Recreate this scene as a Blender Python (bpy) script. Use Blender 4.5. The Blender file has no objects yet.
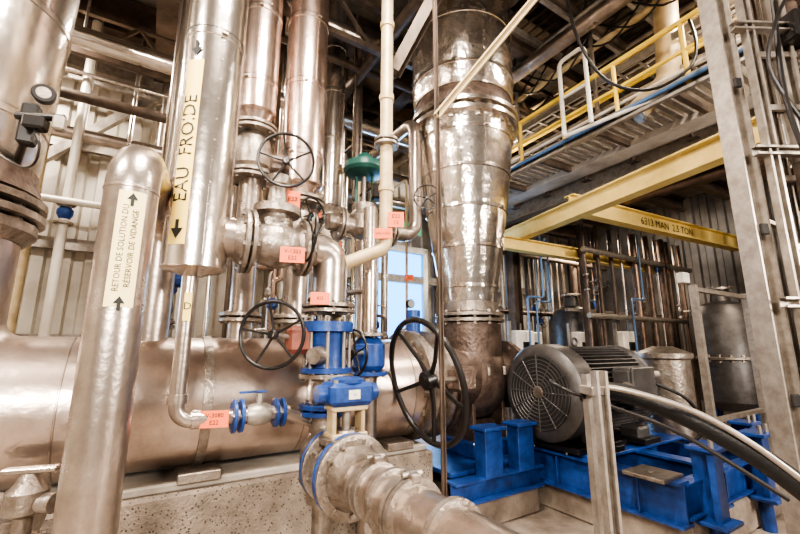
import bpy, bmesh, math, random
from mathutils import Vector, Matrix
random.seed(7)
A=Vector((.848,.53,0)); Bv=Vector((-.53,.848,0)); Z=Vector((0,0,1)); YAW=math.atan2(.53,.848)
def R(a,b,z): return A*a+Bv*b+Z*z          # room coordinates -> world
def V(*p): return Vector(p)

# ---------------------------------------------------------------- materials
def mat(name,col,rough=.5,metal=0.,noise=0.,nscale=6.,col2=None,bump=0.,bscale=20.,emit=None,estr=0.,speck=None,stretch=(1,1,1),rvar=0.):
    m=bpy.data.materials.new(name); m.use_nodes=True; nt=m.node_tree; n=nt.nodes; l=nt.links
    b=n['Principled BSDF']; b.inputs['Roughness'].default_value=rough; b.inputs['Metallic'].default_value=metal
    b.inputs['Base Color'].default_value=(*col,1)
    tc=n.new('ShaderNodeTexCoord'); mp=n.new('ShaderNodeMapping'); mp.inputs['Scale'].default_value=stretch
    l.new(tc.outputs['Object'],mp.inputs['Vector'])
    if col2 or noise:
        t=n.new('ShaderNodeTexNoise'); t.inputs['Scale'].default_value=nscale; t.inputs['Detail'].default_value=6; t.inputs['Roughness'].default_value=.65
        l.new(mp.outputs[0],t.inputs['Vector'])
        r=n.new('ShaderNodeValToRGB'); r.color_ramp.elements[0].position=.35; r.color_ramp.elements[1].position=.68
        c2=col2 or tuple(c*(1-noise) for c in col)
        r.color_ramp.elements[0].color=(*c2,1); r.color_ramp.elements[1].color=(*col,1)
        l.new(t.outputs['Fac'],r.inputs['Fac']); out=r.outputs['Color']
        if speck:
            v=n.new('ShaderNodeTexVoronoi'); v.inputs['Scale'].default_value=speck[0]; l.new(mp.outputs[0],v.inputs['Vector'])
            r2=n.new('ShaderNodeValToRGB'); r2.color_ramp.elements[0].position=.18; r2.color_ramp.elements[1].position=.28
            r2.color_ramp.elements[0].color=(1,1,1,1); r2.color_ramp.elements[1].color=(0,0,0,1)
            l.new(v.outputs['Distance'],r2.inputs['Fac'])
            mx=n.new('ShaderNodeMixRGB'); mx.inputs['Color2'].default_value=(*speck[1],1)
            l.new(r2.outputs['Color'],mx.inputs['Fac']); l.new(out,mx.inputs['Color1']); out=mx.outputs[0]
        l.new(out,b.inputs['Base Color'])
        if rvar:
            mr=n.new('ShaderNodeMapRange'); mr.inputs['To Min'].default_value=rough+rvar; mr.inputs['To Max'].default_value=max(.05,rough-rvar)
            l.new(t.outputs['Fac'],mr.inputs['Value']); l.new(mr.outputs[0],b.inputs['Roughness'])
    if bump:
        t2=n.new('ShaderNodeTexNoise'); t2.inputs['Scale'].default_value=bscale; t2.inputs['Detail'].default_value=4
        l.new(mp.outputs[0],t2.inputs['Vector'])
        bp=n.new('ShaderNodeBump'); bp.inputs['Strength'].default_value=bump; bp.inputs['Distance'].default_value=.02
        l.new(t2.outputs['Fac'],bp.inputs['Height']); l.new(bp.outputs[0],b.inputs['Normal'])
    if emit:
        b.inputs['Emission Color'].default_value=(*emit,1); b.inputs['Emission Strength'].default_value=estr
    return m
FOIL=mat('aluminium_jacket',(.83,.77,.71),.22,.97,nscale=3,col2=(.60,.54,.48),bump=.25,bscale=7,rvar=.08)
FOIL2=mat('wrinkled_foil',(.92,.87,.81),.2,.97,nscale=4,col2=(.60,.52,.45),bump=.7,bscale=8,stretch=(1,1,.8),rvar=.1)
PINK=mat('warm_jacket',(.82,.68,.61),.26,.97,nscale=4,col2=(.60,.46,.39),bump=.2,bscale=8)
STEEL=mat('stainless_pipe',(.60,.53,.475),.30,.93,nscale=5,col2=(.38,.32,.275),bump=.1,bscale=30,rvar=.1)
BIGST=mat('brushed_big_pipe',(.68,.58,.52),.32,.92,nscale=2.5,col2=(.44,.355,.30),bump=.2,bscale=14,rvar=.1)
GREY=mat('flange_steel',(.42,.375,.335),.38,.8,nscale=12,col2=(.24,.20,.165),bump=.3,bscale=40)
CAST=mat('rusty_cast_iron',(.20,.15,.125),.42,.5,nscale=9,col2=(.085,.06,.048),bump=.4,bscale=30)
RED=mat('primer_red_gearbox',(.28,.10,.07),.5,.1,nscale=9,col2=(.16,.06,.045))
BLUE=mat('blue_paint',(.03,.09,.32),.35,0,nscale=9,col2=(.016,.04,.15),bump=.1)
YEL=mat('yellow_paint',(.82,.64,.26),.5,0,nscale=3,col2=(.64,.48,.17))
RAILY=mat('safety_yellow',(.82,.58,.10),.45)
BEIGE=mat('beige_paint_pipe',(.60,.49,.31),.45,.2,nscale=6,col2=(.42,.32,.19))
LABEL=mat('yellow_label',(.90,.70,.22),.45)
LABEL2=mat('cream_label',(.86,.72,.38),.45)
INK=mat('label_ink',(.02,.02,.02),.6)
ORANGE=mat('orange_tag',(.78,.15,.05),.5)
BLACK=mat('black_paint',(.016,.014,.014),.35)
RUB=mat('black_rubber',(.012,.012,.013),.5,bump=.2,bscale=60)
MOTOR=mat('motor_grey',(.12,.115,.115),.42,.4,nscale=8,col2=(.07,.064,.062))
DARK=mat('dark_recess',(.02,.018,.018),.8)
BROWN=mat('brown_structural_steel',(.16,.12,.095),.5,.4,nscale=5,col2=(.075,.056,.044))
GALV=mat('galvanised_steel',(.48,.44,.40),.42,.7,nscale=14,col2=(.31,.275,.24))
WHITE=mat('white_paint',(.76,.73,.67),.45,nscale=5,col2=(.56,.52,.46))
COPPER=mat('aged_copper_line',(.30,.21,.16),.4,.8,nscale=6,col2=(.18,.125,.095))
GREEN=mat('teal_actuator',(.025,.11,.09),.4,nscale=10,col2=(.015,.065,.055))
CYAN=mat('light_blue_pipe',(.10,.18,.32),.4)
CONC=mat('concrete_floor',(.46,.39,.325),.5,0,nscale=2.2,col2=(.17,.135,.11),bump=.2,bscale=30,rvar=.15)
AGG=mat('exposed_aggregate',(.33,.275,.225),.75,0,nscale=6,col2=(.19,.155,.125),bump=.5,bscale=60,speck=(42,(.07,.055,.045)))
CONCB=mat('concrete_beam',(.52,.48,.43),.75,0,nscale=2,col2=(.30,.265,.23),bump=.2)
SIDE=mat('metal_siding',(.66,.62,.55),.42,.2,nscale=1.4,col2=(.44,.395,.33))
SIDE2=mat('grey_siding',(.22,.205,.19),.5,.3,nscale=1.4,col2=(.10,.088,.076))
CEIL=mat('ceiling_deck',(.34,.31,.275),.7,0,nscale=1.5,col2=(.13,.112,.095))
SKY=mat('daylight_glass',(.02,.2,.7),.3,emit=(.05,.36,1.),estr=4.6)
LAMP=mat('lamp_diffuser',(1,1,1),.4,emit=(1,.86,.66),estr=9)
CARD=mat('cardboard',(.45,.27,.14),.8,nscale=5,col2=(.33,.19,.10))
GSIGN=mat('exit_sign_green',(.03,.4,.15),.5,emit=(.1,.8,.35),estr=.6)

# ---------------------------------------------------------------- mesh builder
class M:
    def __init__(s,name): s.n=name; s.v=[]; s.f=[]; s.mi=[]; s.ms=[]
    def add(s,vs,fs,m):
        if m not in s.ms: s.ms.append(m)
        k=s.ms.index(m); o=len(s.v); s.v+= [tuple(p) for p in vs]
        for f in fs: s.f.append([i+o for i in f]); s.mi.append(k)
    def lathe(s,p,ax,prof,m,seg=32,ca=True,cb=True):
        p=Vector(p); ax=Vector(ax).normalized(); u=ax.orthogonal().normalized(); w=ax.cross(u)
        vs=[];fs=[]
        for t,r in prof:
            for i in range(seg):
                a=2*math.pi*i/seg; vs.append(p+ax*t+(u*math.cos(a)+w*math.sin(a))*max(r,1e-4))
        for j in range(len(prof)-1):
            for i in range(seg):
                k=(i+1)%seg; fs.append([j*seg+i,j*seg+k,(j+1)*seg+k,(j+1)*seg+i])
        if ca: fs.append(list(range(seg))[::-1])
        if cb: fs.append([(len(prof)-1)*seg+i for i in range(seg)])
        s.add(vs,fs,m)
    def cyl(s,p,q,r,m,seg=20,r2=None):
        p=Vector(p);q=Vector(q); L=(q-p).length
        s.lathe(p,q-p,[(0,r),(L,r if r2 is None else r2)],m,seg)
    def tube(s,pts,r,m,seg=16,closed=False):
        P=[Vector(p) for p in pts]; n=len(P)
        T=[]
        for i in range(n):
            if closed: t=P[(i+1)%n]-P[i-1]
            else: t=P[min(i+1,n-1)]-P[max(i-1,0)]
            T.append(t.normalized())
        u=T[0].orthogonal().normalized(); vs=[];fs=[]
        for i in range(n):
            if i: u=(u-T[i]*u.dot(T[i])).normalized()
            w=T[i].cross(u); rr=r[i] if isinstance(r,(list,tuple)) else r
            for j in range(seg):
                a=2*math.pi*j/seg; vs.append(P[i]+(u*math.cos(a)+w*math.sin(a))*rr)
        for i in range(n if closed else n-1):
            i2=(i+1)%n
            for j in range(seg):
                k=(j+1)%seg; fs.append([i*seg+j,i*seg+k,i2*seg+k,i2*seg+j])
        if not closed: fs.append(list(range(seg))[::-1]); fs.append([(n-1)*seg+j for j in range(seg)])
        s.add(vs,fs,m)
    def pipe(s,pts,r,m,br=None,seg=20,seams=False):
        s.tube(bend(pts,br if br else r*2.6),r,m,seg)
    def ring(s,c,ax,R_,r,m,seg=40,s2=10):
        ax=Vector(ax).normalized();u=ax.orthogonal().normalized();w=ax.cross(u);c=Vector(c)
        s.tube([c+(u*math.cos(2*math.pi*i/seg)+w*math.sin(2*math.pi*i/seg))*R_ for i in range(seg)],r,m,s2,True)
    def box(s,c,d,m,yaw=0.,bev=.006,rot=None):
        bm=bmesh.new(); bmesh.ops.create_cube(bm,size=1)
        for v in bm.verts: v.co=Vector((v.co.x*d[0],v.co.y*d[1],v.co.z*d[2]))
        if bev>0:
            bmesh.ops.bevel(bm,geom=list(bm.edges),offset=min(bev,min(d)*.3),segments=1,affect='EDGES')
        M3=rot if rot else Matrix.Rotation(yaw,3,'Z'); c=Vector(c)
        bm.verts.ensure_lookup_table()
        s.add([c+M3@v.co for v in bm.verts],[[v.index for v in f.verts] for f in bm.faces],m); bm.free()
    def ext(s,prof,p,q,m,up=Z):
        p=Vector(p);q=Vector(q);d=(q-p).normalized(); sd=d.cross(Vector(up)).normalized(); u=sd.cross(d)
        n=len(prof); vs=[o+sd*x+u*y for o in (p,q) for x,y in prof]
        fs=[[i,(i+1)%n,n+(i+1)%n,n+i] for i in range(n)]+[list(range(n))[::-1],list(range(n,2*n))]
        s.add(vs,fs,m)
    def ibeam(s,p,q,w,h,m,t=.018,up=Z):
        a=w/2;b=h/2;c=t/2
        s.ext([(-a,-b),(a,-b),(a,-b+t),(c,-b+t),(c,b-t),(a,b-t),(a,b),(-a,b),(-a,b-t),(-c,b-t),(-c,-b+t),(-a,-b+t)],p,q,m,up)
    def chan(s,p,q,w,h,m,t=.006,up=Z):
        a=w/2
        s.ext([(-a,0),(a,0),(a,h),(a*.55,h),(a*.55,h-t*2),(a-t,h-t*2),(a-t,t),(-a+t,t),(-a+t,h-t*2),(-a*.55,h-t*2),(-a*.55,h),(-a,h)],p,q,m,up)
    def bar(s,p,q,w,h,m,up=Z): s.ext([(-w/2,-h/2),(w/2,-h/2),(w/2,h/2),(-w/2,h/2)],p,q,m,up)
    def flange(s,c,ax,r,t,m,n=8,bm_=None,br=None,hub=None):
        c=Vector(c);ax=Vector(ax).normalized()
        s.lathe(c-ax*t/2,ax,[(0,r*.96),(t*.12,r),(t*.88,r),(t,r*.96)],m,36)
        u=ax.orthogonal().normalized();w=ax.cross(u); br=br or r*.07; L=t/2+br*1.1
        for i in range(n):
            a=2*math.pi*(i+.5)/n; o=c+(u*math.cos(a)+w*math.sin(a))*r*.85
            s.cyl(o-ax*L,o+ax*L,br*.6,bm_ or GREY,6)
            for sg in (-1,1): s.cyl(o+ax*sg*(t/2),o+ax*sg*(t/2+br),br,bm_ or GREY,6)
    def flpair(s,c,ax,r,m,t=.03,gap=.012,n=8,pr=None,m2=None):
        ax=Vector(ax).normalized();c=Vector(c)
        s.flange(c-ax*(t/2+gap/2),ax,r,t,m,n); s.flange(c+ax*(t/2+gap/2),ax,r,t,m2 or m,n)
        s.lathe(c-ax*gap/2,ax,[(0,r*.7),(gap,r*.7)],DARK,24)
        if pr:
            s.lathe(c-ax*(t*2.6+gap),ax,[(0,pr),(t*1.7,pr*1.28)],m,28); s.lathe(c+ax*(t+gap/2),ax,[(0,pr*1.28),(t*1.7,pr)],m2 or m,28)
    def wheel(s,c,ax,r,m=BLACK,sp=5,rr=None,dish=.15):
        c=Vector(c);ax=Vector(ax).normalized();u=ax.orthogonal().normalized();w=ax.cross(u); rr=rr or r*.055
        s.ring(c,ax,r,rr,m,48,10)
        s.lathe(c-ax*r*(dish+.08),ax,[(0,r*.10),(r*.05,r*.15),(r*.2,r*.15),(r*.24,r*.09)],m,18)
        for i in range(sp):
            a=2*math.pi*i/sp+.3; d=u*math.cos(a)+w*math.sin(a)
            s.tube([c-ax*r*dish+d*r*.1,c-ax*r*dish*.9+d*r*.4,c-ax*r*dish*.35+d*r*.75,c+d*r],[rr*.85,rr*.75,rr*.65,rr*.7],m,8)
    def text(s,txt,size,fn,m,align='CENTER'):
        cu=bpy.data.curves.new('t','FONT'); cu.body=txt; cu.size=size; cu.align_x=align; cu.align_y='CENTER'; cu.resolution_u=2
        o=bpy.data.objects.new('t',cu); bpy.context.scene.collection.objects.link(o)
        bpy.context.view_layer.update(); dg=bpy.context.evaluated_depsgraph_get()
        me=bpy.data.meshes.new_from_object(o.evaluated_get(dg))
        s.add([fn(v.co.x,v.co.y) for v in me.vertices],[list(p.vertices) for p in me.polygons],m)
        bpy.data.objects.remove(o); bpy.data.meshes.remove(me); bpy.data.curves.remove(cu)
    def tag(s,c,nrm,w,h,txt,m=ORANGE,size=None,tilt=0):
        n=Vector(nrm).normalized(); rt=(-n).cross(Z).normalized(); up=rt.cross(-n).normalized()*1; up=up if up.z>0 else -up
        c=Vector(c); t=.003
        vs=[c+rt*x*w/2+up*y*h/2+n*z for z in (-t,t) for x,y in ((-1,-1),(1,-1),(1,1),(-1,1))]
        s.add(vs,[[3,2,1,0],[4,5,6,7],[0,1,5,4],[1,2,6,5],[2,3,7,6],[3,0,4,7]],m)
        L=txt.split('|'); sz=size or h*.36
        for i,t_ in enumerate(L):
            oy=((len(L)-1)/2-i)*sz*1.15
            s.text(t_,sz,lambda x,y:c+rt*x+up*(y+oy)+n*(t+.0015),INK)
    def wraplabel(s,c,rad,az,z0,z1,wid,lines,size,m=LABEL):
        c=Vector(c); n=10
        def P(th,z,off): a=az+th; return V(c.x+(rad+off)*math.cos(a),c.y+(rad+off)*math.sin(a),z)
        vs=[];fs=[]
        for i in range(n+1):
            th=(-.5+i/n)*wid/rad; vs+=[P(th,z0,.003),P(th,z1,.003)]
        for i in range(n): fs.append([2*i,2*i+2,2*i+3,2*i+1])
        s.add(vs,fs,m)
        zc=(z0+z1)/2
        for i,t_ in enumerate(lines):
            oy=((len(lines)-1)/2-i)*size*1.2
            s.text(t_,size,lambda x,y:P(-(y+oy)/rad,zc+x,.006),INK)
        return P
    def done(s,sharp=32):
        me=bpy.data.meshes.new(s.n); me.from_pydata(s.v,[],s.f)
        for m in s.ms: me.materials.append(m)
        me.polygons.foreach_set('material_index',s.mi); me.polygons.foreach_set('use_smooth',[True]*len(s.f))
        me.update(); 
        me.set_sharp_from_angle(angle=math.radians(sharp))
        o=bpy.data.objects.new(s.n,me); bpy.context.scene.collection.objects.link(o); return o
def bend(pts,Rb,n=10):
    P=[Vector(p) for p in pts]; out=[P[0]]
    for i in range(1,len(P)-1):
        a=(P[i-1]-P[i]); b=(P[i+1]-P[i]); la=a.length; lb=b.length; a.normalize(); b.normalize()
        ang=a.angle(b)
        if ang>3.1: out.append(P[i]); continue
        d=min(Rb/math.tan(ang/2),la*.49,lb*.49); r=d*math.tan(ang/2)
        bis=(a+b).normalized(); c=P[i]+bis*(r/math.sin(ang/2))
        s=P[i]+a*d-c; e=P[i]+b*d-c; th=s.angle(e)
        for k in range(n+1):
            t=k/n; out.append(c+s*(math.sin((1-t)*th)/math.sin(th))+e*(math.sin(t*th)/math.sin(th)))
    out.append(P[-1]); return out
def smooth(P,n=6):
    out=[]
    for i in range(len(P)-1):
        a=P[max(i-1,0)];b=P[i];c=P[i+1];d=P[min(i+2,len(P)-1)]
        for k in range(n):
            t=k/n; out.append(.5*((2*b)+(c-a)*t+(2*a-5*b+4*c-d)*t*t+(-a+3*b-3*c+d)*t**3))
    return out+[P[-1]]
def jacket(o,c,prof,m,seg=48,bands=True,step=.9,bw=.008,az=-1.3):
    o.lathe(c,Z,prof,m,seg); c=Vector(c)
    z0=prof[0][0]; z1=prof[-1][0]
    def rad(z):
        for (a,r),(b,q) in zip(prof,prof[1:]):
            if a<=z<=b: return r+(q-r)*(z-a)/(b-a+1e-9)
        return prof[-1][1]
    z=z0+step*.4; k=0; zp=z0+.05
    while z<z1-.05:
        r=rad(z)
        o.lathe(c+Z*z,Z,[(-.022,r),(-.016,r+bw),(.016,r+bw),(.022,r)],m,seg,False,False)
        o.lathe(c+Z*(z+.03),Z,[(0,r),(.001,r+.002),(.004,r+.002),(.005,r)],DARK,seg,False,False)
        a=az+(k%3-1)*.5
        def pt(zz,off): rr=rad(zz)+off; return V(c.x+rr*math.cos(a),c.y+rr*math.sin(a),zz)
        o.bar(pt(zp+.02,.001),pt(z-.03,.001),.012,.006,m,up=V(math.cos(a),math.sin(a),0))
        nr=max(6,int((z-zp)/.12))
        for q in range(nr): 
            zz=zp+.05+(z-zp-.1)*q/(nr-1); p=pt(zz,.003); o.cyl(p,p+V(math.cos(a),math.sin(a),0)*.004,.006,GREY,6)
        o.box(pt(z,bw),(.035,.035,.02),GREY,a,.002)
        zp=z; z+=step; k+=1

# ---------------------------------------------------------------- room shell
def corr(name,p,q,h,m,pitch=.30,dep=.05,z0=0.):
    p=Vector(p);q=Vector(q);L=(q-p).length;d=(q-p)/L;nr=d.cross(Z)
    n=int(L/pitch); pts=[]
    for i in range(n):
        for f,o in ((0,0),(.35,0),(.45,1),(.9,1)): pts.append(p+d*(i+f)*pitch+nr*o*dep)
    vs=[];fs=[]
    for x in pts: vs+=[x+Z*z0,x+Z*h]
    for i in range(len(pts)-1): fs.append([2*i,2*i+2,2*i+3,2*i+1])
    o=M(name); o.add(vs,fs,m); return o
H=6.8
o=M('floor'); o.box(R(2,2,-.1),(18,14,.2),CONC,YAW,0); o.done()
o=M('ceiling'); o.box(R(2,2,H+.1),(18,14,.2),CEIL,YAW,0); o.done()
corr('wall_back',R(-7,7.3,0),R(11,7.3,0),H,SIDE).done(10)
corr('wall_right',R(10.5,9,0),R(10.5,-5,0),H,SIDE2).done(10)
corr('wall_left',R(-6.5,-5,0),R(-6.5,8,0),H,SIDE).done(10)
for i,b in enumerate((-.2,1.6,3.4,5.2,6.8)):
    o=M('trim_%d'%(i+1)); o.ibeam(R(-6.4,b,6.45),R(10.4,b,6.45),.28,.6,BROWN,.03); o.done()
for i,a in enumerate((-3,-.2,3.4,6.4)):
    o=M('trim_%d'%(i+6)); o.ibeam(R(a,-4,5.95),R(a,7.1,5.95),.24,.42,BROWN,.025); o.done()
o=M('trim_10')
for z in (2.9,4.4,5.7): o.bar(R(-6.4,7.1,z),R(10,7.1,z),.1,.16,GALV)
for a in (-5,-2.4,.1,2.6,5.5): o.ibeam(R(a,6.98,0),R(a,6.98,6.2),.2,.25,BEIGE,.02,up=A)
o.bar(R(-5,6.95,5.8),R(-2.4,6.95,3.0),.12,.12,GALV); o.bar(R(.1,6.95,5.8),R(-2.4,6.95,3.0),.12,.12,GALV)
o.done()
DA=4.45
o=M('door_1')
for s in (-.62,.62): o.box(R(DA+s,7.12,1.8),(.12,.16,3.6),WHITE,YAW)
o.box(R(DA,7.12,3.55),(1.36,.16,.14),WHITE,YAW); o.box(R(DA,7.13,.35),(1.14,.08,.7),BLUE,YAW)
o.box(R(DA,7.15,2.1),(1.14,.03,2.85),SKY,YAW,0)
o.cyl(R(DA+.4,7.03,1.3),R(DA+.4,7.03,1.8),.02,GALV,10)
o.done()
o=M('exit_sign'); o.box(R(DA+.1,7.0,4.0),(.75,.08,.28),WHITE,YAW); o.tag(R(DA+.1,6.95,4.0),-Bv,.68,.22,'SORTIE',GSIGN,.15); o.done()

# ---------------------------------------------------------------- big suction pipe and elbow
C0=V(.76,4.4,0)
def ax(t,z=1.13,off=0): return C0+A*t+Z*z+Bv*off
rb=.43
o=M('large_process_pipe')
path=[ax(-4.14,2.2),ax(-4.14,1.13),ax(-.85,1.13)]
pp=bend(path,.72,16); o.tube(pp,rb,BIGST,56)
for t in (-3.35,-1.95,-1.0): o.lathe(ax(t)-A*.006,A,[(0,rb),(.003,rb+.006),(.009,rb+.006),(.012,rb)],STEEL,56,False,False)
o.lathe(ax(-4.14,2.12),Z,[(0,.44),(.06,.50),(.12,.50)],GREY,40)
o.flpair(ax(-4.14,2.33),Z,.53,GREY,.055,.03,16)
o.lathe(ax(-4.14,2.42),Z,[(0,.50),(.12,.46),(.16,.46)],CAST,40)
jacket(o,ax(-4.14,0),[(2.56,.40),(2.66,.46),(3.3,.48),(4.2,.50),(6.3,.52)],FOIL,56,step=.75,az=-.5)
o.lathe(ax(-2.6)-A*.03,A,[(0,rb+.001),(.002,rb+.012),(.058,rb+.012),(.06,rb+.001)],GREY,56,False,False)
o.done()
o=M('concrete_plinth'); o.box(R(.0,3.62,.31),(4.4,1.3,.62),AGG,YAW,.02); o.box(R(0,3.62,.645),(4.3,1.22,.05),CONCB,YAW,.01); o.done()
o=M('pipe_saddle')
for t in (-2.6,-1.1): o.box(ax(t,.69),(.25,.7,.06),GREY,YAW)
o.done()

# ---------------------------------------------------------------- centre riser with reducer
o=M('insulated_riser_reducer'); cr=V(.76,4.4,0)
jacket(o,cr,[(1.96,.30),(2.1,.315),(2.55,.39),(3.1,.475),(3.62,.54),(3.82,.56),(3.95,.57)],FOIL2,64,step=.42)
o.flange(cr+Z*3.98,Z,.64,.06,FOIL,24); o.flange(cr+Z*4.08,Z,.64,.06,FOIL,24)
o.lathe(cr+Z*4.1,Z,[(0,.6),(.1,.6),(.22,.56)],CAST,48)
jacket(o,cr,[(4.3,.58),(4.35,.60),(5.2,.61),(6.4,.62)],FOIL2,64,step=.62)
o.lathe(cr+Z*1.86,Z,[(0,.31),(.1,.31)],GREY,40)
o.flpair(cr+Z*1.8,Z,.37,GREY,.04,.02,12)
o.done()
o=M('process_pump')
pc=ax(0,1.2)
o.tube(bend([cr+Z*1.74,cr+Z*1.2,ax(-.52,1.15)],.34,12),.33,CAST,40)
o.lathe(pc-Z*.42,Z,[(0,.12),(.05,.22),(.18,.32),(.4,.37),(.6,.34),(.7,.28)],CAST,40)
o.lathe(pc+A*.15,A,[(0,.3),(.2,.28),(.28,.25),(.3,.36),(.36,.36),(.37,.2),(.55,.17)],CAST,36)
o.flange(pc+A*.48,A,.36,.05,CAST,12)
o.flpair(ax(-.56,1.15),A,.47,CAST,.05,.02,16,)
o.box(pc-Z*.6,(.34,.34,.35),CAST,YAW,.03)
for s in (-1,1): o.box(pc-Z*.45+A*.2*s,(.04,.5,.4),CAST,YAW)
for i in range(10):
    a=i*math.pi/5; d=V(math.cos(a),math.sin(a),0); o.cyl(pc+Z*.02+d*.37,pc+Z*.1+d*.37,.02,GREY,6)
o.done()
o=M('butterfly_valve')
o.lathe(ax(-.86,1.15),A,[(0,.44),(.02,.46),(.06,.5),(.1,.42),(.16,.42),(.2,.5),(.24,.5)],GREY,48)
o.flange(ax(-.86,1.15),A,.5,.05,GREY,16)
o.cyl(ax(-.74,1.15),ax(-.74,1.85),.07,BLUE,16); o.cyl(ax(-.74,1.15,0),ax(-.74,1.2,-.62),.06,GREY,16)
gb=V(.50,3.36,1.24); o.cyl(ax(-.74,1.2,-.5),gb,.05,GREY,16)
o.box(gb,(.18,.2,.2),CAST,YAW,.03)
wn=V(.85,.50,.22); wc=V(.175,3.0,1.25)
o.cyl(wc,gb,.022,GREY,12); o.wheel(wc,-wn,.45,BLACK,5,.022,.12)
o.done()

# ---------------------------------------------------------------- blue bases
o=M('pump_base')
o.box(R(2.75,3.25,.12),(1.0,1.0,.24),CONC,YAW,.02)
o.ibeam(R(2.2,2.75,.33),R(3.25,2.75,.33),.14,.18,BLUE); o.ibeam(R(2.2,3.6,.33),R(3.25,3.6,.33),.14,.18,BLUE)
for a in (2.62,3.02): o.box(R(a,2.74,.60),(.2,.14,.38),BLUE,YAW); o.box(R(a,2.74,.80),(.26,.2,.03),BLUE,YAW)
o.box(R(2.78,3.3,.43),(1.0,.9,.04),BLUE,YAW); o.box(R(2.98,3.3,.52),(.5,.5,.16),BLUE,YAW,.02)
o.done()
o=M('motor_skid')
a0,a1,b0,b1=3.28,5.0,1.55,3.35
o.box(R((a0+a1)/2+.1,(b0+b1)/2,.13),(a1-a0,b1-b0,.26),CONC,YAW,.02)
for a in (a0+.07,a0+.75,a1-.07): o.ibeam(R(a,b0,.40),R(a,b1,.40),.15,.30,BLUE,.02)
for b in (b0+.04,(b0+b1)/2,b1-.04): o.ibeam(R(a0+.1,b,.41),R(a1-.1,b,.41),.1,.24,BLUE,.015)
o.box(R((a0+a1)/2,2.7,.56),(a1-a0-.1,1.0,.03),BLUE,YAW)
for a,b in ((3.62,1.45),(4.55,1.45),(5.1,1.7)):
    o.box(R(a,b,.5),(.14,.05,.5),BLUE,YAW); o.box(R(a,b+.07,.5),(.02,.16,.5),BLUE,YAW,.002); o.box(R(a,b+.04,.76),(.24,.2,.03),BLUE,YAW); o.box(R(a,b+.04,.26),(.26,.24,.03),BLUE,YAW)
    o.cyl(R(a,b+.04,0),R(a,b+.04,.26),.05,BLUE,14)
    o.cyl(R(a-.07,b-.02,.76),R(a-.07,b-.02,.84),.016,GALV,6); o.cyl(R(a+.07,b-.02,.76),R(a+.07,b-.02,.84),.016,GALV,6)
o.box(R(3.33,1.75,.56),(.3,.3,.03),GREY,YAW)
for i in range(5): o.cyl(R(a0+.03,b0+.2+i*.36,.55),R(a0+.03,b0+.2+i*.36,.58),.02,GALV,6); o.box(R(a0+.01,b0+.3+i*.36,.40),(.02,.012,.24),BLUE,YAW,.001)
o.done()
# ---------------------------------------------------------------- motor
o=M('electric_motor')
mc=V(1.29,3.88,1.08); mr=.40; L=1.25
def mp(t,dr=0,dz=0): return mc+A*t+Bv*dr+Z*dz
o.lathe(mp(0),A,[(0,.35),(.02,.41),(.05,.44),(.26,.44),(.27,.41)],MOTOR,56)
o.lathe(mp(-.002),A,[(-.004,.34),(.01,.34)],DARK,48)
for r in [.05+.035*i for i in range(9)]: o.ring(mp(-.008),A,r,.005,MOTOR,48,6)
for i in range(12):
    a=math.pi*2*i/12; d=Bv*math.cos(a)+Z*math.sin(a); o.cyl(mp(-.008)+d*.03,mp(-.008)+d*.345,.006,MOTOR,6)
o.lathe(mp(-.02),A,[(0,.05),(.02,.06)],GREY,20)
o.lathe(mp(.27),A,[(0,.36),(L-.27,.36)],MOTOR,56)
for i in range(56):
    a=math.pi*2*i/56
    d=Bv*math.cos(a)+Z*math.sin(a)
    o.ext([(-.005,0),(.005,0),(.005,.06),(-.005,.06)],mp(.29)+d*.358,mp(L-.08)+d*.358,MOTOR,up=d)
o.lathe(mp(L-.08),A,[(0,.40),(.03,.43),(.10,.43),(.13,.38),(.2,.28),(.22,.16),(.3,.14)],MOTOR,48)
o.cyl(mp(L+.2),mp(L+.5),.05,GALV,16); o.lathe(mp(L+.36),A,[(0,.13),(.08,.15),(.12,.15),(.2,.13)],GALV,24)
for t in (.38,1.0):
    for s in (-1,1): o.box(mp(t,s*.3,-.40),(.2,.2,.12),MOTOR,YAW,.02); o.box(mp(t,s*.33,-.455),(.28,.28,.05),BLACK,YAW)
o.box(mp(.7,0,-.48),(1.2,.6,.05),BLACK,YAW)
o.box(mp(.75,-.46,.06),(.36,.2,.32),MOTOR,YAW,.03); o.box(mp(.75,-.57,.06),(.38,.03,.34),MOTOR,YAW,.01)
o.cyl(mp(.6,-.5,.06),mp(.42,-.62,.02),.05,GALV,16); o.cyl(mp(.95,-.45,.15),mp(1.15,-.5,.15),.035,GALV,12)
o.ring(mp(.6,0,.46),Bv,.04,.012,MOTOR,20,8)
o.tag(mp(.95,-.43,.16),-Bv,.12,.08,'MOTEUR',GALV,.02)
o.done()
o=M('gear_housing'); g=V(3.05,4.75,.0)
o.lathe(g,Z,[(.5,.3),(.55,.3),(.56,.26),(1.35,.26),(1.37,.29),(1.42,.29),(1.44,.24),(1.5,.1)],GREY,36)
o.box(g+Z*.28,(.6,.6,.46),BLUE,YAW); o.done()

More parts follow.
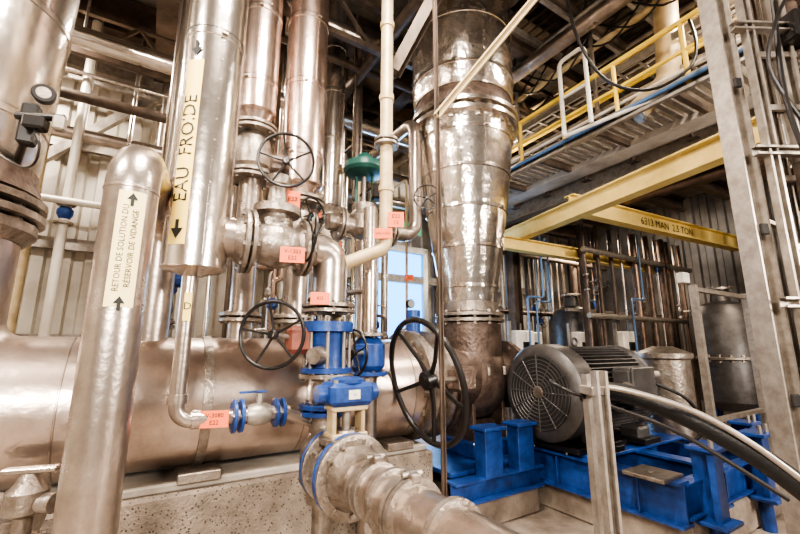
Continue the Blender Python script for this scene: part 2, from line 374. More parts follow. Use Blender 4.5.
# ---------------------------------------------------------------- return pipe with label
o=M('return_pipe'); rp=V(-1.24,1.75,0); rr=.108
o.pipe([rp,rp+Z*2.38,V(-1.72,2.8,2.38),V(-1.72,2.8,1.5)],rr,STEEL,.17,32)
o.lathe(rp+Z*2.19,Z,[(0,rr),(.004,rr+.004),(.012,rr+.004),(.016,rr)],STEEL,32,False,False)
o.box(rp+Z*.01,(.3,.3,.02),GREY)
az=math.atan2(-1.75,1.24)
P=o.wraplabel(rp,rr,az+.05,1.66,2.17,.105,['RETOUR DE SOLUTION DU','RÉSERVOIR DE VIDANGE'],.031,LABEL2)
for zc in (2.13,1.675):
    vs=[P(x/rr,zc+z,.006) for x,z in ((-.006,-.03),(.006,-.03),(.006,.0),(.02,.0),(0,.03),(-.02,.0),(-.006,.0))]
    o.add(vs,[[0,1,2,3,4,5,6]],INK)
o.done()
# ---------------------------------------------------------------- cold water pipe
ec=V(-1.21,2.3,0); er=.175
o=M('cold_water_pipe')
jacket(o,ec,[(1.93,.155),(1.94,er),(3.2,er),(4.6,er),(6.4,er)],FOIL,48,step=3.7,bw=.005,az=-.35)
o.lathe(ec+Z*1.9,Z,[(0,.06),(.04,.15)],FOIL,40)
la=math.atan2(-2.3,1.2)-.60
P=o.wraplabel(ec,er,la,2.05,3.2,.10,['EAU  FROIDE'],.115)
for zc,sg in ((2.14,-1),(3.28,-1)):
    vs=[P(x/er,zc+sg*z,.007) for x,z in ((-.01,-.05),(.01,-.05),(.01,.0),(.035,.0),(0,.06),(-.035,.0),(-.01,.0))]
    o.add(vs,[[0,1,2,3,4,5,6]],INK)
e=lambda t,z=2.15,off=0: V(-1.2,2.3,0)+A*t+Bv*off+Z*z
o.cyl(e(.13),e(.27),.12,STEEL,28); o.flpair(e(.27),A,.205,GREY,.028,.01,8,.12)
o.lathe(e(.32),A,[(0,.11),(.03,.13),(.10,.155),(.17,.155),(.24,.13),(.28,.11)],GREY,32)
o.lathe(e(.45,2.2),Z,[(0,.13),(.08,.11),(.14,.10),(.15,.15),(.2,.15),(.21,.07),(.34,.055),(.36,.08),(.42,.08)],GREY,28)
o.flpair(e(.64),A,.19,GREY,.026,.01,8,.11)
o.cyl(e(.45,2.6),e(.45,2.72),.05,CAST,16); o.box(e(.45,2.70),(.13,.13,.12),CAST,.3,.02)
w1=V(-.74,2.42,2.69); o.cyl(e(.45,2.70),w1,.018,GALV,10); o.wheel(w1,V(.28,-.93,-.12),.175,BLACK,5)
v0=V(-.49,2.745,0)
o.tube(bend([e(.66),V(v0.x,v0.y,2.15),v0+Z*1.76],.17,12),.115,STEEL,32)
o.flpair(v0+Z*1.75,Z,.18,GREY,.026,.01,8)
w2=V(-.585,2.5,2.2); o.cyl(w2,e(.64,2.2,.02),.016,GALV,10); o.wheel(w2,V(-.85,-.45,.05),.165,BLACK,5)
o.tag(e(.52,2.06,-.165),V(.3,-1,0),.15,.10,'V-1303|E22'); o.tag(e(.0,2.6,-.2)+V(.35,.5,-.1),V(.3,-1,0),.1,.12,'E22')
o.tag(v0+V(-.02,-.2,1.80),V(.2,-1,.1),.12,.08,'822')
o.lathe(v0+Z*1.33,Z,[(0,.17),(.03,.17),(.035,.13),(.08,.125),(.22,.125),(.26,.13),(.265,.17),(.33,.17)],BLUE,32)
o.lathe(v0+Z*1.44+V(-.05,-.2,0),V(.05,.2,0),[(0,.05),(.12,.07),(.2,.07)],GREY,20)
for i in range(8):
    a=i*math.pi/4+.2; q=v0+V(math.cos(a)*.148,math.sin(a)*.148,0); o.cyl(q+Z*1.3,q+Z*1.69,.011,GALV,8)
o.box(V(-.66,2.66,1.54),(.17,.14,.18),RED,.4,.03); o.cyl(V(-.68,2.68,1.52),v0+Z*1.5,.05,RED,12)
w3=V(-.775,2.45,1.57); o.cyl(w3,V(-.68,2.68,1.55),.016,GALV,10); o.wheel(w3,V(-.1,-1,0),.2,BLACK,5,.011)
o.flange(v0+Z*1.31,Z,.18,.03,GREY,8)
o.tube([v0+Z*1.3,v0+Z*1.1,v0+Z*.8,v0+Z*.55],.10,GREY,28)
o.flange(v0+Z*1.08,Z,.17,.03,BLUE,8); o.flange(v0+Z*1.12,Z,.17,.03,BLUE,8)
o.lathe(v0+Z*.6,Z,[(0,.1),(.08,.15),(.28,.15),(.36,.1)],GREY,28); o.cyl(v0,v0+Z*.56,.06,GREY,16)
o.box(v0+Z*.02,(.3,.3,.04),GREY,YAW)
o.done()
# ---------------------------------------------------------------- foreground discharge valve/pipe
o=M('discharge_pipe_valve')
h=lambda s,z=.80: v0-Bv*s+Z*z
nb=-Bv
o.cyl(h(.1),h(.2),.12,GREY,28)
o.flpair(h(.17),nb,.205,BLUE,.026,.01,8,None,GREY)
o.lathe(h(.2),nb,[(0,.13),(.03,.15),(.12,.165),(.2,.15),(.22,.13)],GREY,32)
o.flpair(h(.43),nb,.22,BLUE,.03,.012,12,None,GREY)
o.lathe(h(.47),nb,[(0,.17),(.06,.14),(.12,.13)],GREY,32)
o.cyl(h(.58),h(2.2),.118,STEEL,40)
for s_,rr_ in ((.66,.137),(.72,.137),(.86,.142),(1.0,.147),(1.04,.147),(1.3,.142)):
    o.lathe(h(s_)-nb*.02,nb,[(0,.119),(.005,rr_),(.035,rr_),(.04,.119)],GREY,40)
for s_ in (.69,1.02): o.box(h(s_)+Z*.145,(.05,.09,.04),GREY,YAW); o.cyl(h(s_)+Z*.155+A*.05,h(s_)+Z*.155-A*.05,.012,GALV,8)
y0=h(.33)
o.lathe(y0+Z*.1,Z,[(0,.12),(.05,.12),(.06,.15),(.09,.15),(.1,.08),(.13,.07)],GREY,28)
for s_ in (-1,1): o.box(y0+Z*.27+A*.09*s_,(.025,.10,.18),BEIGE,YAW,.008)
o.box(y0+Z*.20,(.22,.14,.03),BEIGE,YAW); o.box(y0+Z*.35,(.22,.14,.03),BEIGE,YAW); o.cyl(y0+Z*.2,y0+Z*.36,.025,GALV,12)
o.box(y0+Z*.43,(.27,.21,.13),BLUE,YAW,.025); o.lathe(y0+Z*.49,Z,[(0,.1),(.02,.1),(.03,.07)],BLUE,24)
for x in (-.1,.1):
    for y in (-.07,.07): o.cyl(y0+Z*.49+A*x+Bv*y,y0+Z*.51+A*x+Bv*y,.014,GALV,6)
o.tag(y0+Z*.43-Bv*.108,-Bv,.07,.05,'24',WHITE)
for s_ in (-1,1): o.cyl(y0+Z*.43+A*s_*.13,y0+Z*.43+A*s_*.19,.05,BLUE,16)
o.tag(h(.93)+Z*.108+V(.07,-.06,0),V(.5,-.7,.8),.06,.1,'DN',LABEL)
for s_ in (1.7,): o.cyl(h(s_)-Z*.8,h(s_)-Z*.11,.05,GREY,14); o.box(h(s_)-Z*.79,(.22,.22,.02),GREY,YAW)
o.done()
o=M('drain_line'); dl=V(-1.225,2.3,0)
o.pipe([dl+Z*1.91,dl+Z*1.10,dl+A*.62+Z*1.10],.042,STEEL,.08,20)
o.cyl(dl+Z*1.24,dl+Z*1.19,.052,STEEL,20); o.cyl(dl+Z*1.10+A*.08,dl+Z*1.10+A*.12,.052,STEEL,20)
o.flange(dl+A*.3+Z*1.1,A,.095,.02,BLUE,4); o.flange(dl+A*.34+Z*1.1,A,.095,.02,BLUE,4)
o.lathe(dl+A*.37+Z*1.1,A,[(0,.05),(.04,.065),(.1,.065),(.14,.05)],GALV,20); o.cyl(dl+A*.44+Z*1.1,dl+A*.44+Z*1.22,.02,GALV,10)
o.box(dl+A*.4+Z*1.23,(.16,.03,.012),BLUE,YAW)
o.flange(dl+A*.54+Z*1.1,A,.085,.02,BLUE,4); o.flange(dl+A*.58+Z*1.1,A,.085,.02,BLUE,4)
o.cyl(dl+A*.6+Z*1.1,v0+Z*1.0,.04,STEEL,16)
o.tag(dl+A*.19+Z*1.1-Bv*.05,V(.25,-1,.1),.15,.09,'V-3080|E22')
o.tag(dl+Z*1.72+V(.03,-.05,0),V(.3,-1,0),.04,.16,'D',LABEL); o.done()
# ---------------------------------------------------------------- rear insulated risers
def riser(name,c,zb,r,m,zt=6.4,wh=True):
    o=M(name); c=Vector(c)
    jacket(o,c,[(zb,r*.9),(zb+.02,r),(zt,r)],m,40,step=.7,bw=.005)
    o.lathe(c+Z*(zb-.1),Z,[(0,r*.55),(.1,r*.85)],m,32)
    o.flpair(c+Z*(zb-.14),Z,r*1.15,GREY,.03,.012,8)
    o.lathe(c+Z*(zb-.52),Z,[(0,r*.6),(.05,r*.9),(.17,r*.95),(.3,r*.8),(.36,r*.55)],GREY,28)
    o.flpair(c+Z*(zb-.56),Z,r*1.1,GREY,.03,.012,8)
    o.cyl(c+Z*1.4,c+Z*(zb-.56),r*.55,STEEL,24)
    o.flpair(c+Z*1.72,Z,r*.95,GREY,.03,.012,8)
    if wh: o.cyl(c+Z*(zb-.35),c+Z*(zb-.35)-Bv*(r+.15),.03,GALV,12); o.wheel(c+Z*(zb-.35)-Bv*(r+.17),-Bv+A*.5,.14,BLACK,5)
    o.done()
riser('insulated_riser',(-1.25,3.15,0),3.45,.165,PINK,wh=False)
riser('insulated_riser',(-.90,3.42,0),2.9,.19,PINK)
riser('insulated_riser',R(1.9,4.8,0),3.3,.15,FOIL)
o=M('beige_riser_pipe'); bp=V(-.11,3.0,0)
o.pipe([bp+Z*6.4,bp+Z*2.24,bp+V(-.33,-.06,2.10),bp+V(-.36,-.06,1.58)],.052,BEIGE,.1,20)
for z in (5.2,4.2,3.5,2.7): o.lathe(bp+Z*z,Z,[(0,.052),(.002,.062),(.05,.062),(.052,.052)],BEIGE,20,False,False)
o.flange(bp+V(-.36,-.06,1.62),Z,.1,.03,GREY,6); o.flange(bp+Z*3.1,Z,.1,.025,GREY,6); o.flange(bp+Z*3.14,Z,.1,.025,GREY,6)
o.tag(bp+V(.08,-.07,2.45),V(0,-1,0),.12,.12,'E22|12'); o.tag(bp+V(-.02,-.07,2.34),V(0,-1,0),.14,.08,'HN-1303'); o.done()
o=M('control_valve'); gv=V(-.36,3.8,0)
o.lathe(gv+Z*3.18,Z,[(0,.07),(.03,.19),(.06,.215),(.08,.215),(.13,.2),(.17,.1),(.22,.08),(.26,.03)],GREEN,36)
for s_ in (-1,1): o.cyl(gv+V(.08*s_,0,2.86),gv+V(.08*s_,0,3.2),.016,GREEN,10)
o.cyl(gv+Z*2.8,gv+Z*3.2,.02,GALV,10); o.box(gv+V(.14,-.05,3.0),(.12,.1,.16),BLACK,.2,.02)
o.lathe(gv+Z*2.55,Z,[(0,.1),(.06,.15),(.2,.15),(.26,.11),(.3,.12),(.33,.12)],GREY,28)
o.cyl(gv+V(-.32,-.2,2.65),gv+V(.4,.25,2.65),.08,GREY,20)
for s_ in (-.26,.3): o.flpair(gv+A*s_+Z*2.65,A,.16,GREY,.025,.01,8)
o.pipe([gv+A*.3+Z*2.65,gv+A*.62+Z*2.65,gv+A*.62+Z*4.0,gv+A*.62+Bv*1.5+Z*4.0,gv+A*.62+Bv*1.5+Z*6.2],.07,STEEL,.16,20); o.cyl(gv+Z*1.45,gv+Z*2.5,.07,STEEL,20)
o.flange(gv+Z*2.0,Z,.15,.03,GREY,8)
w4=V(.27,3.75,2.95); o.wheel(w4,V(-.1,-1,.1),.13,BLACK,5); o.cyl(w4,V(.23,4.1,2.93),.016,GREY,10)
o.done()
o=M('gate_valve'); q=V(-.25,3.25,1.45); o.lathe(q-Z*.14,Z,[(0,.1),(.04,.13),(.2,.13),(.26,.08)],BLUE,24); o.flange(q-Z*.16,Z,.15,.03,BLUE,8)
o.flange(q+Z*.14,Z,.15,.03,GREY,8); o.cyl(q-Z*1.45,q-Z*.1,.07,STEEL,20); o.cyl(q+Z*.1,q+Z*1.2,.06,STEEL,20)
o.cyl(q,q+V(-.09,-.27,0),.018,GALV,10); o.wheel(q+V(-.1,-.28,0),V(-.7,-.7,0),.17,BLACK,5); o.done()
o=M('actuated_valve'); q=V(-2.09,3.38,0)
o.cyl(q,q+Z*1.7,.09,STEEL,20); o.flpair(q+Z*1.68,Z,.18,GREY,.03,.012,8); o.lathe(q+Z*1.72,Z,[(0,.12),(.08,.16),(.2,.14),(.24,.1)],GREY,24)
o.box(q+Z*2.05,(.3,.26,.24),BLUE,.2,.04); o.lathe(q+Z*2.17,Z,[(0,.11),(.1,.1),(.12,.05)],BLUE,24); o.cyl(q+V(-.26,0,2.05),q+V(.3,0,2.05),.06,BLUE,18); o.box(q+V(.06,-.16,2.08),(.1,.06,.1),BLACK)
o.box(q+Z*2.42,(.18,.16,.3),STEEL,.1,.03); o.cyl(q+Z*2.5,q+Z*6,.07,FOIL,18)
o.tag(q+V(.12,-.2,2.42),V(.3,-1,0),.12,.1,'12'); o.done()
o=M('gauge_assembly'); q=V(-1.78,1.8,2.60)
o.cyl(ax(-3.8,2.6),q+V(-.1,.05,0),.02,BLACK,12); o.box(q+V(-.1,.05,0),(.07,.07,.22),BLACK,.5,.01)
o.lathe(q+V(-.02,.02,.14),V(.6,-.8,0),[(0,.045),(.035,.05),(.04,.044)],BLACK,24); o.lathe(q+V(.003,-.012,.14),V(.6,-.8,0),[(0,.03),(.003,.03)],GREY,24)
o.box(q+V(-.02,.0,-.02),(.09,.07,.07),BLACK,.3,.01); o.cyl(q+V(-.12,.0,.02),q+V(.1,.02,.02),.018,BLACK,10); o.box(q+V(.08,.02,-.01),(.05,.05,.08),GALV,.3,.01)
o.tube(smooth([q+V(-.02,.0,-.05),q+V(.02,0,-.14),q+V(-.02,.03,-.22),q+V(-.16,.1,-.2),q+V(-.3,.1,-.12)]),.006,BLACK,8); o.done()
o=M('instrument_tubing')
for k in range(18):
    a=.9+random.random()*2.1; b=3.95+random.random()*1.7; r_=random.choice((.012,.018,.025,.03)); m_=random.choice((GALV,STEEL,BROWN,COPPER,BEIGE))
    z1=random.uniform(1.6,2.4); z2=random.uniform(3.0,5.6); da=random.uniform(-.8,.4)
    o.pipe([R(a,b,0),R(a,b,z1),R(a+da,b,z1+.02),R(a+da,b,z2),R(a+da,b+.6,z2),R(a+da,b+.6,6.3)],r_,m_,.06,10)
    o.lathe(R(a,b,z1-.3),Z,[(0,r_),(.03,r_*2.2),(.09,r_*2.2),(.12,r_)],random.choice((GREY,BLUE,CAST)),12)
    if k%2: o.lathe(R(a+da,b-.04,z1+.35),-Bv,[(0,.02),(.02,.055),(.06,.06),(.065,.055)],BLACK,20); o.lathe(R(a+da,b-.106,z1+.35),-Bv,[(0,.05),(.002,.05)],WHITE,20)
    if k%3==0: o.tag(R(a+da,b-.06,z1+.7),V(.2,-1,0),.12,.08,random.choice(('E22','822','1303')))
o.done()

# ---------------------------------------------------------------- yellow crane beams
o=M('monorail_beam'); o.ibeam(V(1.60,7.2,3.3),V(3.18,2.88,3.3),.16,.24,YEL,.02)
o.ibeam(V(3.18,2.88,3.3),V(3.9,.9,3.3),.16,.24,YEL,.02)
o.bar(V(1.7,6.9,3.3),V(1.7,6.9,6.2),.08,.08,YEL,up=A)
o.done()
o=M('monorail_beam'); p0=V(2.33,5.23,3.42); p1=V(6.5,7.45,3.42)
o.ibeam(p0,p1,.16,.26,YEL,.02)
n=(p1-p0).normalized(); nn=V(n.y,-n.x,0)
o.text('6313 MAN  2.5 TON',.17,lambda x,y:p0+n*(2.35+x)+nn*.014+Z*y,INK)
o.done()
o=M('monorail_beam'); p0=V(1.63,6.1,3.1); p1=V(5.3,8.0,3.05); o.ibeam(p0,p1,.15,.2,YEL,.02)
o.box(p1+V(0,-.1,0),(.12,.12,.24),ORANGE,YAW); o.done()

# ---------------------------------------------------------------- mezzanine
def along(p,q,f): return Vector(p)+(Vector(q)-Vector(p))*f
fa=V(1.35,7.6,0); fb=V(4.55,2.0,0); dB=(fb-fa).normalized(); sB=V(-dB.y,dB.x,0)
o=M('mezzanine_slab'); o.ext([(-.15,0),(.15,0),(.15,.36),(-.15,.36)],fa+Z*3.95,fb+Z*3.95,CONCB)
vs=[fa+Z*4.15,fb+Z*4.15,fb+Z*4.15+sB*3,fa+Z*4.15+sB*3]; vs+= [v+Z*.14 for v in vs]
o.add(vs,[[3,2,1,0],[4,5,6,7],[0,1,5,4],[1,2,6,5],[2,3,7,6],[3,0,4,7]],CEIL)
o.ibeam(fa+Z*3.86+sB*.3,fb+Z*3.86+sB*.3,.2,.3,GALV); o.ibeam(fa+Z*3.96+sB*1.5,fb+Z*3.96+sB*1.5,.2,.3,BROWN)
for i in range(9): p=along(fa,fb,.05+i*.11); o.ibeam(p+Z*4.02+sB*.2,p+Z*4.02+sB*3,.12,.22,BROWN,.012)
for k,(x,z) in enumerate(((.55,3.7),(.8,3.62),(1.1,3.75))): o.cyl(fa+Z*z+sB*x,fb+Z*z+sB*x,.05,(STEEL,COPPER,BROWN)[k],14)
for f in (.10,.97):
    p=along(fa,fb,f)+sB*.5; o.ibeam(p,p+Z*4.1,.16,.2,BROWN,.015,up=A)
o.done()
o=M('walkway_guard_rail'); g0=along(fa,fb,.12); g1=along(fa,fb,.78)
o.chan(g0-sB*.8+Z*4.0,g1-sB*.8+Z*4.0,.14,.05,GALV,up=-sB)
for i in range(40): c=along(g0,g1,i/39); o.bar(c-sB*.78+Z*4.04,c-sB*.14+Z*4.04,.05,.025,GALV)
for i in range(6): c=along(g0,g1,i/5); o.bar(c-sB*.8+Z*3.99,c-sB*.1+Z*3.99,.05,.07,BROWN)
for z,r_ in ((4.36,.022),(4.68,.028)): o.cyl(g0-sB*.8+Z*z,g1-sB*.8+Z*z,r_,RAILY,12)
for i in range(7): p=along(g0,g1,i/6)-sB*.8; o.cyl(p+Z*4.0,p+Z*4.68,.024,RAILY,12)
for z in (5.0,5.25): o.cyl(fa+Z*z+sB*.2,along(fa,fb,.75)+Z*z+sB*.2,.03,RAILY,12)
o.done()
o=M('cable_tray')
for off,z in ((-.32,4.40),(-.38,4.78)):
    p=fa+Z*z+sB*off; q=fb+Z*z+sB*off
    for s_ in (-.14,.14): o.bar(p+sB*s_,q+sB*s_,.012,.09,GALV)
    for i in range(26): c=along(p,q,i/26); o.bar(c-sB*.14,c+sB*.14,.03,.015,GALV)
    for k,(x,m_) in enumerate(((-.09,BLACK),(-.04,WHITE),(.02,BROWN),(.07,WHITE))): o.cyl(p+sB*x+Z*.03,q+sB*x+Z*.03,.018,m_,10)
for i in range(5):
    c=along(fa,fb,.1+i*.2)+sB*-.55; o.bar(c+Z*4.2,c+Z*6.3,.04,.04,GALV,up=A); o.bar(c+Z*4.32,c+sB*.5+Z*4.32,.04,.04,GALV)
for j in range(4):
    P0=[along(fa,fb,.15+.06*j+i*.11)-sB*(.5+.05*j)+Z*(5.6-(.35+.06*j if i%2 else 0)) for i in range(6)]; o.tube(smooth(P0),.012,BLACK,8)
o.done()
o=M('service_pipes')
for off,z,r_,m_ in ((-.86,4.02,.022,CYAN),(-.66,4.25,.02,WHITE),(-.3,5.0,.025,BEIGE),(.25,5.5,.06,FOIL),(.5,5.8,.08,STEEL),(-.7,5.7,.035,GALV),(-.5,5.3,.045,BEIGE)):
    o.cyl(fa+Z*z+sB*off,fb+Z*z+sB*off,r_,m_,14)
o.done()
o=M('upper_grating')
for i in range(9): o.bar(R(3.7,-1.2+i*.55,5.75),R(8.6,-1.2+i*.55,5.75),.05,.12,GALV)
for i in range(34): o.bar(R(3.7+i*.145,-1.2,5.83),R(3.7+i*.145,3.3,5.83),.012,.04,BROWN)
for b in (-1.2,1,3.3): o.ibeam(R(3.6,b,5.6),R(8.7,b,5.6),.14,.2,BROWN,.015)
o.done()
o=M('white_hand_rail')
p=V(2.0,4.45,0)
o.pipe([p+V(0,0,4.0),p+V(0,0,5.0),p+V(.18,-.3,5.0),p+V(.18,-.3,4.0)],.026,WHITE,.08,12)
o.pipe([p+V(.0,0,4.0),p+V(.6,-.7,4.0),p+V(1.2,-1.35,4.1)],.022,WHITE,.1,12); o.cyl(p+V(.0,0,4.5),p+V(.18,-.3,4.5),.02,WHITE,12)
o.done()
o=M('air_hose')
pts=[V(1.75,3.7,6.2),V(1.75,3.6,5.6),V(1.72,3.5,5.0),V(1.75,3.4,4.4),V(1.95,3.35,3.95),V(2.3,3.3,3.82),V(2.65,3.25,4.0),V(2.8,3.3,4.3),V(2.85,3.4,4.7)]
o.tube(smooth(pts),.015,BLACK,10); o.done()
o=M('vent_duct_elbow'); o.pipe([V(2.62,4.05,4.05),V(2.95,3.9,4.35),V(3.0,3.85,5.4)],.12,BEIGE,.25,24); o.flange(V(2.63,4.05,4.06),V(.5,-.2,.45),.14,.03,GREY,6); o.done()

# ---------------------------------------------------------------- right support columns
o=M('strut_column_frame')
cA=V(2.22,2.42,0); cB=V(2.62,2.45,0)
o.ibeam(cA,cA+Z*6.3,.12,.12,GALV,.012,up=V(1,.2,0)); o.chan(cA+V(.12,-.06,0),cA+V(.12,-.06,6.3),.06,.05,GALV,up=V(0,-1,0))
o.chan(cB,cB+Z*6.3,.1,.08,GALV,up=V(0,-1,0))
for z in (.8,1.75,2.7,3.6,4.5,5.4): o.chan(cA+Z*z+V(0,-.08,0),cB+Z*z+V(.4,-.08,0),.06,.05,GALV,up=V(0,-1,0))
for dx,m_,r_ in ((.22,COPPER,.018),(.28,BROWN,.025),(.35,FOIL,.035),(.55,CAST,.06),(.68,BROWN,.05),(.8,GALV,.03),(.9,CAST,.06)): o.cyl(cA+V(dx,.04,.0),cA+V(dx,.04,6.3),r_,m_,14)
for z in (1.2,2.2,3.2,4.2): o.box(cA+V(-.0,-.075,z),(.05,.02,.07),DARK)
for z in (1.45,2.0,2.45,2.95,3.35,3.9): o.flange(cA+V(.55,.04,z),Z,.1,.025,GREY,6); o.box(cA+V(.33,-.02,z+.1),(.3,.03,.04),GALV,0,.003)
o.box(cB+V(-.0,-.1,2.5),(.2,.12,.3),BROWN,.1,.01); o.box(cB+V(.1,-.12,3.6),(.25,.12,.2),BLACK,.1,.01); o.box(cB+V(.15,-.1,2.05),(.16,.1,.2),GALV,.1,.01)
o.lathe(cB+V(.12,-.1,3.05),V(-.4,-1,0),[(0,.05),(.05,.09),(.12,.09),(.14,.05)],CAST,20)
o.box(cA+Z*.01,(.3,.3,.02),GALV); o.done()
o=M('conduit_drop')
o.tube(smooth([V(2.4,2.3,5.8),V(2.38,2.2,5.0),V(2.42,2.2,3.9),V(2.36,2.2,3.0),V(2.46,2.2,2.2),V(2.42,2.2,1.3),V(2.5,2.25,.6)]),.014,BLACK,8)
o.tube(smooth([V(2.6,2.25,4.4),V(2.5,2.1,3.6),V(2.6,2.1,2.9),V(2.7,2.2,2.3),V(2.6,2.2,1.4)]),.014,COPPER,8)
o.tube(smooth([V(2.7,2.3,4.6),V(2.55,2.15,3.9),V(2.35,2.15,3.5),V(2.3,2.2,3.2),V(2.45,2.2,2.8),V(2.6,2.2,2.5)]),.012,BLACK,8)
o.done()
o=M('strut_hanger'); c=V(.235,2.35,0)
o.chan(c,c+Z*6.3,.026,.02,BROWN,up=V(.3,-1,0)); o.box(c+Z*.01,(.12,.12,.02),GALV)
o.chan(c+V(0,0,2.95),c+V(.85,.0,4.05),.045,.03,BEIGE,up=V(0,-1,0)); o.done()
o=M('diagonal_brace'); o.ibeam(V(-.05,3.3,4.0),V(.45,3.1,4.9),.1,.14,BROWN,.012,up=V(0,-1,0)); o.ibeam(V(.45,3.1,4.9),V(.9,2.9,6.2),.1,.14,BROWN,.012,up=V(0,-1,0)); o.done()

# ---------------------------------------------------------------- front unistrut post, hoses
o=M('strut_post'); c=V(.90,1.9,0)
o.chan(c,c+Z*1.39,.06,.04,GALV,up=V(.25,-1,0)); o.chan(c+V(.0,.05,0),c+V(.0,.05,1.37),.05,.04,GALV,up=V(-.25,1,0)); o.box(c+Z*.01,(.18,.18,.02),GALV)
o.box(c+V(0,.03,1.3),(.09,.1,.04),GALV,.2,.004)
o.done()
o=M('power_cable')
o.tube(smooth([mp(.42,-.62,.02),V(1.35,3.0,1.14),V(1.25,2.45,1.24),V(1.32,2.15,1.21),V(1.5,2.0,1.10),V(1.72,1.9,.92),V(1.9,1.85,.70),V(2.02,1.8,.3),V(2.06,1.78,.05)]),.05,RUB,18)
o.tube(smooth([V(.93,2.1,1.30),V(1.1,2.05,1.29),V(1.4,1.97,1.19),V(1.65,1.87,1.0),V(1.85,1.82,.76),V(1.95,1.78,.35),V(1.98,1.76,.03)]),.014,GALV,12)
o.tube(smooth([V(.80,2.2,1.32),V(.78,1.98,1.30),V(1.0,1.98,1.22),V(1.3,1.95,1.10),V(1.6,1.8,.88)]),.01,BLACK,12)
o.tube(smooth([mp(.95,-.5,.1),mp(1.1,-.75,-.05),mp(1.25,-.8,-.3),mp(1.2,-.7,-.46)]),.015,RUB,10)
o.done()
o=M('guard_frame')
p=V(3.4,4.6,0)
for d in (0,1.5): 
    o.bar(p+A*d,p+A*d+Z*2.2,.07,.07,GALV,up=A); o.box(p+A*d+Z*.01,(.2,.2,.02),GALV,YAW)
for z in (.7,2.15): o.bar(p+Z*z,p+A*1.5+Z*z,.05,.05,GALV)
o.box(p+Z*2.28-V(.1,0,0),(.14,.08,.12),WHITE,YAW); o.done()
def rack(name,a0,a1,b,n,zt,ms,rmin=.02,rmax=.07,z0=0):
    o=M(name)
    for i in range(n):
        a=a0+(a1-a0)*(i+random.random()*.7)/n; bb=b+random.uniform(-.15,.15); r_=random.uniform(rmin,rmax); m_=random.choice(ms)
        o.cyl(R(a,bb,z0),R(a,bb,zt),r_,m_,14)
        if random.random()<.7:
            z=random.uniform(z0+.8,zt-.4); o.flange(R(a,bb,z),Z,r_*1.9,.03,GREY,6); o.flange(R(a,bb,z+.25),Z,r_*1.9,.03,GREY,6); o.lathe(R(a,bb,z+.05),Z,[(0,r_),(.06,r_*1.6),(.12,r_*1.6),(.16,r_)],random.choice((BLUE,GREY,CAST,CAST)),16)
            if random.random()<.5: o.cyl(R(a,bb,z+.12),R(a,bb-.2,z+.12),.012,GREY,8); o.wheel(R(a,bb-.2,z+.12),-Bv,.09,BLACK,5)
    for k in range(3):
        z=z0+(zt-z0)*(.25+.3*k); o.cyl(R(a0,b-.2,z),R(a1,b-.2,z),random.uniform(.02,.05),random.choice(ms),14)
        o.chan(R(a0,b+.2,z+.1),R(a1,b+.2,z+.1),.06,.05,GALV)
    o.done()
rack('pipe_rack',5.1,9.2,5.6,21,3.9,[COPPER,BROWN,BROWN,STEEL,CAST,GALV])
rack('pipe_rack',5.9,9.6,4.0,14,3.6,[COPPER,BROWN,STEEL,CAST,GALV])
rack('pipe_rack',.6,3.6,6.2,11,6.0,[STEEL,BROWN,BEIGE,FOIL],.03,.09)
rack('pipe_rack',-3.2,.2,6.5,8,6.0,[STEEL,BEIGE,SIDE,FOIL],.03,.08)
rack('pipe_rack',7.0,9.9,1.6,14,3.6,[GALV,BROWN,BROWN,STEEL])
for (a,b,r_) in ((7.2,5.0,.45),(8.6,3.0,.5)):
    o=M('process_vessel'); c=R(a,b,0)
    o.lathe(c,Z,[(.4,.1),(.45,r_*.7),(.6,r_),(2.0,r_),(2.2,r_*.75),(2.28,.15),(2.5,.12)],MOTOR,36)
    for k in range(4): d=V(math.cos(k*1.571),math.sin(k*1.571),0)*r_*.8; o.cyl(c+d,c+d+Z*.7,.05,BLUE,10)
    o.flange(c+Z*2.5,Z,.2,.04,GREY,8); o.flange(c+Z*1.3,Z,r_+.06,.05,GREY,20); o.done()
for (a,b) in ((5.2,4.6),(5.9,5.0),(6.6,4.5),(7.0,3.9)):
    o=M('chemical_dosing_stand'); c=R(a,b,0)
    for x in (-.25,.25): o.bar(c+A*x,c+A*x+Z*1.9,.05,.05,GALV,up=A)
    o.box(c+Z*1.5-Bv*.05,(.42,.14,.5),WHITE,YAW,.02); o.box(c+Z*1.5-Bv*.13,(.16,.02,.14),BLACK,YAW,.004); o.box(c+Z*.9,(.5,.3,.08),BLUE,YAW)
    o.lathe(c+Z*.94,Z,[(0,.12),(.25,.12),(.3,.06)],GREY,20); o.pipe([c+Z*1.2,c+Z*1.2-Bv*.2,c-Bv*.2+Z*2.3,c+A*.4-Bv*.2+Z*2.3,c+A*.4-Bv*.2+Z*3.5],.018,CYAN,.06,10); o.done()
o=M('overhead_pipes')
for b,z,r_,m_ in ((4.2,5.5,.09,STEEL),(4.5,5.3,.05,BROWN),(5.5,5.1,.12,FOIL),(6.2,4.7,.07,BROWN),(6.5,4.3,.09,STEEL),(2.6,5.8,.06,BROWN)):
    o.cyl(R(-5.5,b,z),R(9.5,b,z),r_,m_,18)
for a,z,r_,m_ in ((2.2,5.3,.08,BROWN),(4.2,5.4,.1,STEEL),(7.5,5.2,.12,STEEL)):
    o.cyl(R(a,-3,z),R(a,7,z),r_,m_,18)
for a in (-4,-1,2,5,8): o.cyl(R(a,5.5,5.1),R(a,5.5,6.4),.015,GALV,8); o.cyl(R(a,6.5,4.3),R(a,6.5,6.2),.015,GALV,8)
o.done()
o=M('ceiling_truss')
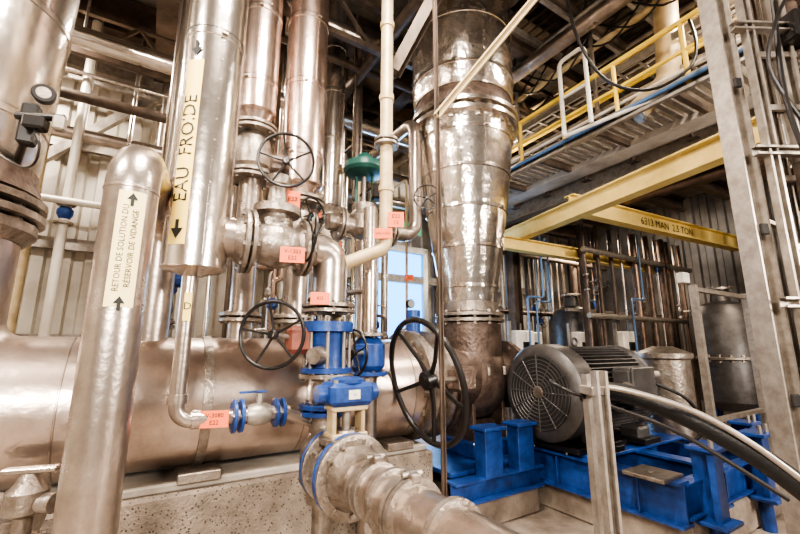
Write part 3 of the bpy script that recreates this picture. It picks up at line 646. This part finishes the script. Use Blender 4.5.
for b in (3.9,5.9):
    for z in (5.15,5.75): o.bar(R(-5,b,z),R(9,b,z),.07,.07,BROWN)
    for i in range(14): o.bar(R(-5+i,b,5.15),R(-4.5+i,b,5.75),.04,.04,BROWN); o.bar(R(-4.5+i,b,5.75),R(-4+i,b,5.15),.04,.04,BROWN)
o.done()
o=M('carton_box'); q=R(5.9,3.4,0); o.box(q+Z*.45,(.9,.7,.9),BROWN,YAW,.01); o.box(q+Z*1.08,(.6,.45,.36),CARD,YAW,.006); o.box(q+Z*1.262,(.6,.06,.004),BEIGE,YAW,0); o.done()
o=M('control_cabinet'); q=R(8.6,.6,0); o.box(q+Z*1.1,(.5,1.2,2.2),GALV,YAW,.02); o.box(q+Z*1.1-A*.26,(.03,1.1,2.0),WHITE,YAW,.01); o.box(q+Z*1.2-A*.29+Bv*.4,(.03,.04,.2),BLACK,YAW); o.done()
o=M('waste_bucket'); q=V(-1.86,2.08,0); o.lathe(q,Z,[(0,.02),(.0,.10),(.62,.13),(.68,.15),(.72,.15),(.72,.13),(.4,.11)],GREY,28); o.done()
o=M('bleed_valve'); q=V(-1.58,1.85,.80); o.cyl(V(q.x,q.y,0),q,.035,GREY,14); o.flange(q-Z*.1,Z,.09,.02,GREY,6); o.lathe(q,Z,[(0,.04),(.02,.075),(.1,.075),(.13,.05),(.17,.03)],GREY,20); o.box(q+Z*.18,(.2,.05,.025),STEEL,.3,.006); o.cyl(q+V(-.16,0,.05),q+V(.12,0,.05),.04,GREY,16); o.done()
def light(p,e,size,col,sy=None,rot=(0,0,0)):
    l=bpy.data.lights.new('l','AREA'); l.energy=e; l.size=size; l.color=col
    if sy: l.shape='RECTANGLE'; l.size_y=sy
    o=bpy.data.objects.new('area_lamp',l); o.location=p; o.rotation_euler=rot; bpy.context.scene.collection.objects.link(o)
for a,b in ((-3,1.2),(0.6,1.0),(4.6,.6),(1.2,5.9),(-2,5.8),(5.4,4.9)):
    o=M('ceiling_lamp'); c=R(a,b,5.5); o.box(c+Z*.05,(1.3,.32,.08),WHITE,YAW,.01); o.box(c,(1.2,.24,.03),LAMP,YAW,0)
    o.cyl(c+Z*.08+A*.5,c+Z*.9+A*.5,.01,GALV,8); o.cyl(c+Z*.08-A*.5,c+Z*.9-A*.5,.01,GALV,8); o.done()
    light(R(a,b,5.45),330,1.1,(1,.89,.77),.3,(0,0,YAW))
light(R(-1.5,-3.0,3.4),430,1.1,(1,.90,.79),1.1,(math.radians(75),0,YAW-.3))
light(R(4.5,-3.2,3.0),380,1.1,(1,.90,.79),1.1,(math.radians(78),0,YAW+.2))
light(R(7.5,1.5,3.4),100,1.0,(1,.82,.64),1.0)
light(R(8,5,3.6),100,1.0,(1,.82,.64),1.0)
light(R(DA,6.9,2.3),80,1.0,(.40,.68,1),1.8,(math.radians(-90),0,YAW))
light(R(-2.9,6.3,2.2),60,.6,(.55,.75,1),.8,(math.radians(-70),0,YAW))
w=bpy.data.worlds.new('w'); bpy.context.scene.world=w; w.use_nodes=True
w.node_tree.nodes['Background'].inputs[0].default_value=(.92,.83,.74,1); w.node_tree.nodes['Background'].inputs[1].default_value=.22
try: bpy.context.scene.view_settings.look='AgX - High Contrast'
except Exception: pass
cam=bpy.data.cameras.new('cam'); cam.lens=18; cam.sensor_width=36; co=bpy.data.objects.new('cam',cam)
co.location=(0,0,1.5); co.rotation_euler=(math.radians(90+11.2),0,0); bpy.context.scene.collection.objects.link(co); bpy.context.scene.camera=co
